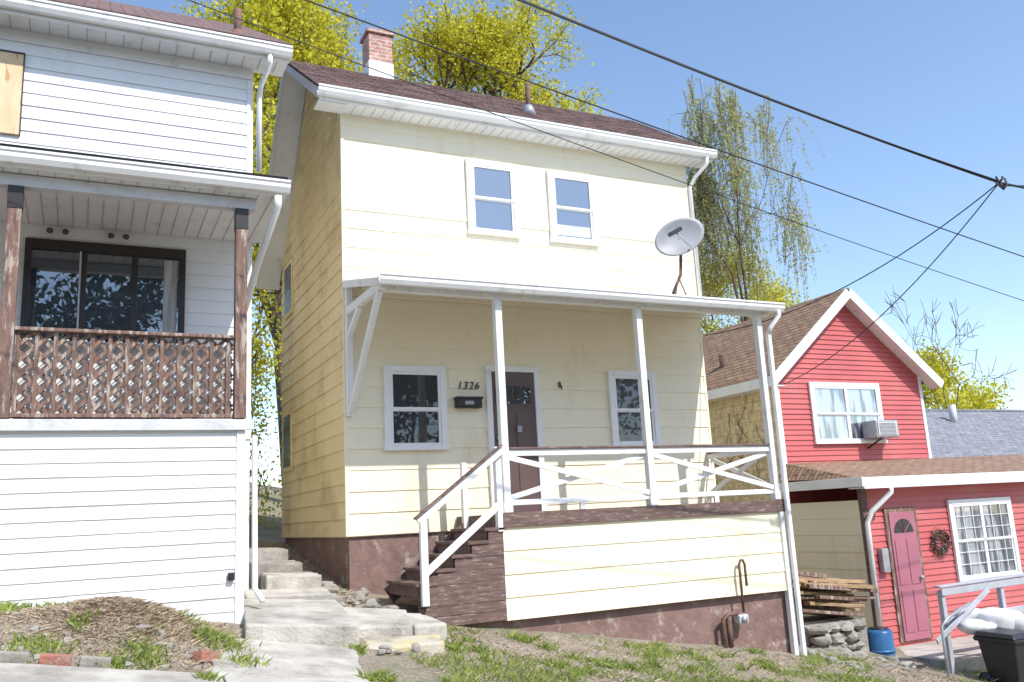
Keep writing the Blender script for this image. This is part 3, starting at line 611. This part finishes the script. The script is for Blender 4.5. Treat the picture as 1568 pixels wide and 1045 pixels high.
for i in range(16):
    y=rng.uniform(2.2,8.5);z=rng.uniform(.3,1.2);pts=[]
    for k in range(9): pts.append((rx0-.02,y,z));y+=rng.uniform(-.16,.16);z+=rng.uniform(.05,.22)
    tube(R_,"vine",pts,.007,'bark',4)
lx0,lx1,ly=9.2,16.0,-.3
meshobj("extension_walls",[(lx0,ly,-3.2),(lx1,ly,-3.2),(lx1,ly,.36),(lx0,ly,.36),(lx1,ry,-3.2),(lx1,ry,.36)],[(0,1,2,3),(1,4,5,2)],M['red'],R_)
lapF(R_,"extension_siding",lx0+.1,lx1,list(np.arange(-2.5,.30,.11)),ly,'red',.024,seams=False)
lapL(R_,"extension_side_siding",list(np.arange(-2.6,.33,.3)),lx0-.001,lambda a,b:(ly,ry),'cream',.02)
box(R_,"extension_corner",lx0-.03,lx0+.1,ly-.03,ly+.06,-2.5,.34,'browntrim')
v=[(8.92,-.62,.47),(lx1+.3,-.62,.47),(lx1+.3,ry,.95),(9.2,ry,.88),(8.92,ry,.55)]
meshobj("extension_roof",v,[(0,1,2,3),(0,3,4)],M['shingleRf'],R_)
box(R_,"extension_fascia",8.92,lx1+.3,-.66,-.62,.29,.49,'white');box(R_,"extension_fascia_side",8.88,8.92,-.66,ry,.33,.50,'white')
box(R_,"extension_soffit",8.92,lx1+.3,-.62,ly,.30,.32,'white',0)
tube(R_,"extension_downspout",[(9.55,-.66,.3),(9.55,-.66,.22),(9.25,-.45,-.1),(9.18,-.38,-.3),(9.16,-.38,-2.3)],.045,'white')
box(R_,"door_frame",9.66,10.46,ly-.05,ly,-2.36,-.06,'oldwood');box(R_,"door_slab",9.74,10.38,ly-.07,ly-.052,-2.34,-.14,'mauve')
for a in (9.80,10.09):
    for z0,z1 in ((-2.2,-1.5),(-1.4,-.62)): box(R_,"door_panel",a,a+.23,ly-.08,ly-.071,z0,z1,'mauve',.004)
fv=[(10.06,ly-.078,-.5)]+[(10.06+.24*math.cos(a),ly-.078,-.5+.24*math.sin(a)) for a in np.linspace(0,math.pi,16)]
meshobj("door_fanlight",fv,[(0,i,i+1) for i in range(1,16)],M['glassdark'],R_)
for a in (.8,1.57,2.35): beam(R_,"fan_muntin",(10.06,ly-.082,-.5),(10.06+.24*math.cos(a),ly-.082,-.5+.24*math.sin(a)),.008,.015,'mauve',up=(0,1,0))
box(R_,"meter_box",9.40,9.56,ly-.12,ly-.02,-1.15,-.75,'greymetal')
tube(R_,"door_knob",[(10.32,ly-.07,-1.3),(10.32,ly-.13,-1.3)],.035,'greymetal')
window(R_,"lower_window",11.33,13.1,-1.46,.02,ly-.018,cols=2,glass='glasscurt')
for i in range(2):
    for k in range(1,3):
        x=11.42+i*.795+k*.265
        box(R_,"muntin_v",x-.006,x+.006,ly-.070,ly-.056,-1.38,-.08,'winvinyl',0)
for k in range(1,6): box(R_,"muntin_h",11.46,12.97,ly-.068,ly-.057,-1.38+k*.217-.005,-1.38+k*.217+.005,'winvinyl',0)
Wt=empty("wreath");V=[];F=[];Wt.parent=R_
for i in range(700):
    a=rng.uniform(0,2*math.pi);rr=.17+rng.normal(0,.035);c=np.array([10.98+rr*math.cos(a),ly-.07+rng.normal(0,.025),-.72+rr*math.sin(a)])
    d=rng.normal(0,1,3);d/=np.linalg.norm(d);e=rng.normal(0,1,3);e/=np.linalg.norm(e);k=len(V)
    V+=[c-d*.04,c+e*.012,c+d*.04,c-e*.012];F.append((k,k+1,k+2,k+3))
meshobj("twigs",V,F,M['oldwood'],Wt)
box(R_,"landing",9.0,12.8,-1.9,ly,-3.2,-2.42,'concrete');box(R_,"landing_step",8.5,9.0,-1.8,-.6,-3.2,-2.55,'concrete')
Rl=empty("grey_railing")
for x,y in ((8.55,-2.2),(9.9,-2.2),(11.3,-2.2)): box(Rl,"post",x-.04,x+.04,y-.04,y+.04,-3.0,-1.30+(.0 if x<9 else .02),'greypaint')
for z in (-1.32,-1.75): beam(Rl,"board",(8.5,-2.25,z),(11.6,-2.25,z+.05),.03,.11,'greypaint')
beam(Rl,"cap",(8.45,-2.22,-1.24),(11.6,-2.22,-1.19),.12,.03,'greypaint')
beam(Rl,"slope_board",(8.2,-2.3,-2.0),(9.5,-2.3,-1.35),.03,.08,'greypaint');tube(Rl,"handrail",[(8.1,-2.5,-2.9),(8.1,-2.5,-1.75),(8.25,-2.5,-1.65),(8.9,-2.4,-1.5)],.022,'greymetal')
Tb=empty("wheelie_bin")
bx,by=9.0,-2.85;bz=float(g(bx,by));hz=-1.98
hexa(Tb,"body",[(bx-.2,by-.22,bz-.02),(bx+.2,by-.22,bz-.02),(bx+.2,by+.22,bz-.02),(bx-.2,by+.22,bz-.02)],[(bx-.27,by-.3,hz),(bx+.27,by-.3,hz),(bx+.27,by+.3,hz),(bx-.27,by+.3,hz)],'black',.03)
hexa(Tb,"rim",[(bx-.3,by-.33,hz-.03),(bx+.3,by-.33,hz-.03),(bx+.3,by+.33,hz-.03),(bx-.3,by+.33,hz-.03)],[(bx-.31,by-.34,hz+.03),(bx+.31,by-.34,hz+.03),(bx+.31,by+.34,hz+.03),(bx-.31,by+.34,hz+.03)],'black',.02)
hexa(Tb,"lid",[(bx-.3,by-.33,hz+.035),(bx+.3,by-.33,hz+.035),(bx+.3,by+.33,hz+.035),(bx-.3,by+.33,hz+.035)],[(bx-.25,by-.27,hz+.1),(bx+.25,by-.27,hz+.1),(bx+.25,by+.3,hz+.11),(bx-.25,by+.3,hz+.11)],'black',.02)
for s2 in (-.22,.22): tube(Tb,"wheel",[(bx+s2-.03,by+.27,bz+.1),(bx+s2+.03,by+.27,bz+.1)],.1,'black',20)
tube(Tb,"handle",[(bx-.22,by+.36,hz+.02),(bx+.22,by+.36,hz+.02)],.018,'black')
rocks("rubbish_bags",[(8.98,-2.42,-1.85,.22),(9.35,-2.45,-1.78,.24),(9.7,-2.5,-1.85,.24),(9.2,-2.15,-1.75,.2),(10.05,-2.45,-1.9,.22)],'bag',3,.7)
Wp=empty("lumber_pile")
for i in range(60):
    z=-1.68+rng.uniform(0,.60);y=-.55+rng.uniform(-.45,.45);a=rng.uniform(-.1,.1);xa=6.95+rng.uniform(-.1,.3);xb=8.35+rng.uniform(-.35,.25)
    beam(Wp,"board",(xa,y-a,z+.1),(xb,y+a,z-.05+rng.uniform(-.04,.04)),rng.uniform(.09,.2),rng.uniform(.035,.08),'lumber' if rng.random()<.6 else 'oldwood')
Lw=[]
for r in range(5):
    for c in range(6): Lw.append((7.0+c*.17+rng.uniform(-.03,.03),-1.10+rng.uniform(-.04,.04),-2.42+r*.15,rng.uniform(.1,.14)))
rocks("stone_retaining_wall",Lw,'stone')
box(Wp,"bearer",6.9,8.2,-1.0,-.1,-2.5,-1.76,'stone')
Br=empty("blue_barrel");tube(Br,"drum",[(8.45,-1.0,-2.6),(8.45,-1.0,-2.55),(8.45,-1.0,-2.0),(8.45,-1.0,-1.95)],.2,'blue',24,[.19,.21,.21,.18]);tube(Br,"hoop",[(8.45,-1,-2.3),(8.45,-1,-2.26)],.22,'blue',24);tube(Br,"drum_lid",[(8.45,-1,-1.95),(8.45,-1,-1.93)],.15,'black',24)
# ---------------------------------------------------------------- grey-roofed house
G_=empty("grey_roof_house")
hexa(G_,"roof",[(18.2,5.2,.95),(33,5.2,.95),(33,9,2.95),(18.2,9,2.95)],[(18.2,5.2,1.0),(33,5.2,1.0),(33,9,3.0),(18.2,9,3.0)],'shingleG')
box(G_,"wall",18.4,32.8,5.5,9,-5,.95,'vinyl');box(G_,"fascia",18.2,33,5.14,5.19,.82,1.0,'white');box(G_,"ridge_cap",18.2,33,8.9,9.1,2.97,3.04,'shingleG')
tube(G_,"vent",[(22.8,8,2.3),(22.8,8,3.05)],.12,'dish')
# ---------------------------------------------------------------- trees
def tree(name,base,boxc,boxs,nleaf,ls,leaf,seed,depth=6,weep=0.,trunk=.22,spread=.62,clump=.32,kids=(2,4),kp=.75):
    r=np.random.default_rng(seed);segs=[];tips=[]
    def grow(p,d,l,rad,k):
        n=2;q=p
        for _ in range(n):
            d=d+r.normal(0,.12,3);d/=np.linalg.norm(d);q2=q+d*l/n;segs.append((q,q2,rad,rad*.86));q=q2;rad*=.86
            if k<=2: tips.append((q,d))
        if k==0: tips.append((q,d));return
        for i in range(r.integers(kids[0],kids[1])+(1 if k==depth else 0)):
            a=r.normal(0,spread,3);nd=d+a;nd[2]+=.12;nd/=np.linalg.norm(nd)
            grow(q,nd,l*r.uniform(.68,.9),rad*r.uniform(.6,.78),k-1)
    grow(np.zeros(3),np.array([0,0,1.]),1.0,.09,depth)
    T=np.array([t[0] for t in tips]);lo=np.percentile(T,1,axis=0);hi=np.percentile(T,99,axis=0)
    base=np.array(base,float);bc=np.array(boxc,float);bs=np.array(boxs,float)
    sc=(2*bs)/(hi-lo)
    def tf(P):
        P=np.array(P,float);out=np.empty_like(P)
        w=np.clip(P[...,2]/max(lo[2],.3),0,1)
        for i in (0,1):
            c=(lo[i]+hi[i])/2;full=bc[i]+(P[...,i]-c)*sc[i];out[...,i]=base[i]*(1-w)+full*w
        zt=bc[2]-bs[2]
        out[...,2]=np.where(P[...,2]<lo[2],base[2]+(zt-base[2])*P[...,2]/lo[2],zt+(P[...,2]-lo[2])*sc[2]);return out
    V=[];F=[];A=tf([s[0] for s in segs]);B=tf([s[1] for s in segs]);rs=trunk/.09
    for i,s_ in enumerate(segs):
        a,b=A[i],B[i];d=b-a;nl=np.linalg.norm(d)
        if nl<1e-5: continue
        d/=nl;ref=np.array([0,0,1.]) if abs(d[2])<.9 else np.array([1.,0,0]);s1=np.cross(d,ref);s1/=np.linalg.norm(s1);u1=np.cross(d,s1);k=len(V)
        for c,rr in ((a,s_[2]*rs),(b,s_[3]*rs)):
            rr=max(rr,.01)
            for t in range(5):
                an=t*1.2566;V.append(c+s1*math.cos(an)*rr+u1*math.sin(an)*rr)
        for t in range(5): F.append((k+t,k+(t+1)%5,k+5+(t+1)%5,k+5+t))
    E=empty(name);meshobj("trunk_and_limbs",V,F,M['bark'],E,True)
    if nleaf:
        TT=tf(T);idx=r.integers(0,len(TT),nleaf);keepw=r.random(len(TT))<kp
        idx=idx[keepw[idx]];n=len(idx)
        P=TT[idx]+r.normal(0,clump,(n,3))
        if weep:
            nt_=len(TT);tl=weep*(.25+r.random(nt_));ox=r.normal(0,.5,nt_);oy=r.normal(0,.3,nt_)
            t=r.random(n)**.8;P=TT[idx].copy();P[:,0]+=ox[idx]*np.sqrt(t)*.8;P[:,1]+=oy[idx]*np.sqrt(t);P[:,2]-=tl[idx]*t**1.4;P+=r.normal(0,.035,(n,3))
        sz=r.uniform(.6,1.3,n)*ls
        a=r.normal(0,1,(n,3));a/=np.linalg.norm(a,axis=1)[:,None];b=r.normal(0,1,(n,3));b-=a*(a*b).sum(1)[:,None];b/=np.linalg.norm(b,axis=1)[:,None]
        a*=sz[:,None]*.5;b*=sz[:,None]*.36
        Q=np.stack([P-a,P+b,P+a,P-b],1).reshape(-1,3)
        me=D.meshes.new("leaves");me.vertices.add(n*4);me.vertices.foreach_set("co",Q.ravel())
        me.loops.add(n*4);me.loops.foreach_set("vertex_index",np.arange(n*4));me.polygons.add(n);me.polygons.foreach_set("loop_start",np.arange(n)*4);me.polygons.foreach_set("loop_total",np.full(n,4))
        me.update();me.validate();me.materials.append(M[leaf]);o=link(D.objects.new("leaves",me));o.parent=E
        if weep:
            VV=[];FF=[]
            for j in range(nt_):
                if not keepw[j]: continue
                w=.005
                for t in np.linspace(0,1,6):
                    q=TT[j]+np.array([ox[j]*math.sqrt(t)*.8,oy[j]*math.sqrt(t),-tl[j]*t**1.4]);k=len(VV);VV+=[q+[-w,0,0],q+[w,0,0]]
                    if t>0: FF.append((k-2,k-1,k+1,k))
            meshobj("hanging_twigs",VV,FF,M['bark'],E)
    return E
tree("spring_tree",(8.0,13,1.2),(7.9,12.5,12.4),(3.6,3.0,3.8),70000,.115,'leafY',12,trunk=.28,clump=.22,depth=5,kids=(3,5),kp=.55)
tree("spring_tree",(1.8,12,1.5),(1.5,12,11.4),(3.5,2.8,4.9),46000,.12,'leafY',5,trunk=.3,clump=.24)
tree("spring_tree",(-.6,9,1.0),(-.2,9.5,6.2),(1.8,2.0,4.2),13000,.12,'leafY',15,trunk=.14,clump=.26)
tree("weeping_tree",(17.6,12,-1.5),(18.0,12,12.0),(1.9,1.8,3.4),38000,.085,'leafG',23,weep=2.8,trunk=.11,depth=6,kids=(2,4),kp=.75)
tree("spring_tree",(18.5,15,-1),(20.2,15.5,8.0),(4.4,2.5,2.0),24000,.12,'leafY',33,trunk=.16,depth=5)
tree("spring_tree",(42,22,-4),(41.5,22,5.4),(3.2,2,2.6),16000,.18,'leafY',41,trunk=.2,depth=5)
tree("bare_tree",(30,14,-4),(30.5,14,7.0),(2.4,2,2.3),0,.1,'leafG',44,trunk=.06,depth=5)
for i,x in enumerate((-22,-13,-5,3,11,19)):
    tree("street_tree",(x,-30-2*(i%2),-1),(x,-31,5.2+(i%3)*.7),(5.6,3,4.8),14000,.36,'leafD',60+i,trunk=.3,depth=5,clump=.7)
tree("shrub",(-.7,6.2,.3),(-.8,6.5,2.0),(1.0,.6,1.7),10000,.08,'leafY',71,trunk=.03,depth=4)
tree("shrub",(8,4,-1),(8,4,-.2),(.8,1,.8),4000,.07,'leafG',72,trunk=.03,depth=4)
# ---------------------------------------------------------------- wires
Wr=empty("overhead_wires")
def wire(a,b,sag,r,nm="wire",n=24):
    a=Vector(a);b=Vector(b);pts=[]
    for i in range(n+1):
        t=i/n;p=a.lerp(b,t);p.z-=sag*4*t*(1-t);pts.append(p)
    tube(Wr,nm,pts,r,'wire',6)
J=(7.29,-5,4.04)
wire((-1.8,-5,5.50),J,.09,.015,"service_cable");wire((-1.8,-5.02,5.48),(7.29,-5.02,4.05),.105,.007,"messenger")
wire((-6,-5,5.38),(18,-5,1.58),.18,.007);wire((-5.0,-4,5.52),(17,-4.6,1.2),.22,.005)
wire(J,(9.25,1.45,2.42),.35,.008,"drop");wire(J,(6.25,-.1,3.0),.35,.008,"drop");wire(J,(18,-5,4.6),.2,.015);wire((7.3,-5,4.0),(18,-5,5.6),.1,.01)
for i in range(9):
    a=rng.uniform(0,6.28);tube(Wr,"splice",[(7.29,-5,4.04),(7.29+.10*math.cos(a),-5.02,4.04+.10*math.sin(a)),(7.38+.07*math.cos(a+1),-5,4.04+.09*math.sin(a+1))],.012,'wire',6)
# ---------------------------------------------------------------- light & camera
sd=Vector((.37,-1,1.22)).normalized();el=math.asin(sd.z);rotz=math.atan2(sd.x,sd.y)
su=D.lights.new("sun","SUN");su.energy=5;su.angle=math.radians(.5);su.color=(1,.965,.91)
so=link(D.objects.new("sun",su));so.rotation_euler=(-sd).to_track_quat('-Z','Y').to_euler()
w=D.worlds.new("World");bpy.context.scene.world=w;w.use_nodes=True;nt=w.node_tree
sk=nt.nodes.new("ShaderNodeTexSky");sk.sky_type='NISHITA';sk.sun_disc=False;sk.sun_elevation=el;sk.sun_rotation=rotz;sk.air_density=1.0;sk.dust_density=.6;sk.ozone_density=1.8
nt.links.new(sk.outputs[0],nt.nodes["Background"].inputs[0]);nt.nodes["Background"].inputs[1].default_value=.25
cam=D.cameras.new("camera");cam.lens=30.83;cam.sensor_width=36;cam.clip_end=2000;co=link(D.objects.new("camera",cam))
yaw,pit,roll=0.458162760231547,0.19829082727135042,-0.05236770279080875
cy,sy,cp,sp=math.cos(yaw),math.sin(yaw),math.cos(pit),math.sin(pit)
fw=Vector((sy*cp,cy*cp,sp));r0=Vector((cy,-sy,0));u0=r0.cross(fw)
R2=r0*math.cos(roll)+u0*math.sin(roll);U2=-r0*math.sin(roll)+u0*math.cos(roll)
mt=Matrix((R2,U2,-fw)).transposed().to_4x4();mt.translation=Vector((-3.225,-11.844,.12));co.matrix_world=mt
bpy.context.scene.camera=co
sc=bpy.context.scene;sc.view_settings.view_transform='Standard';sc.view_settings.look='None';sc.view_settings.exposure=0
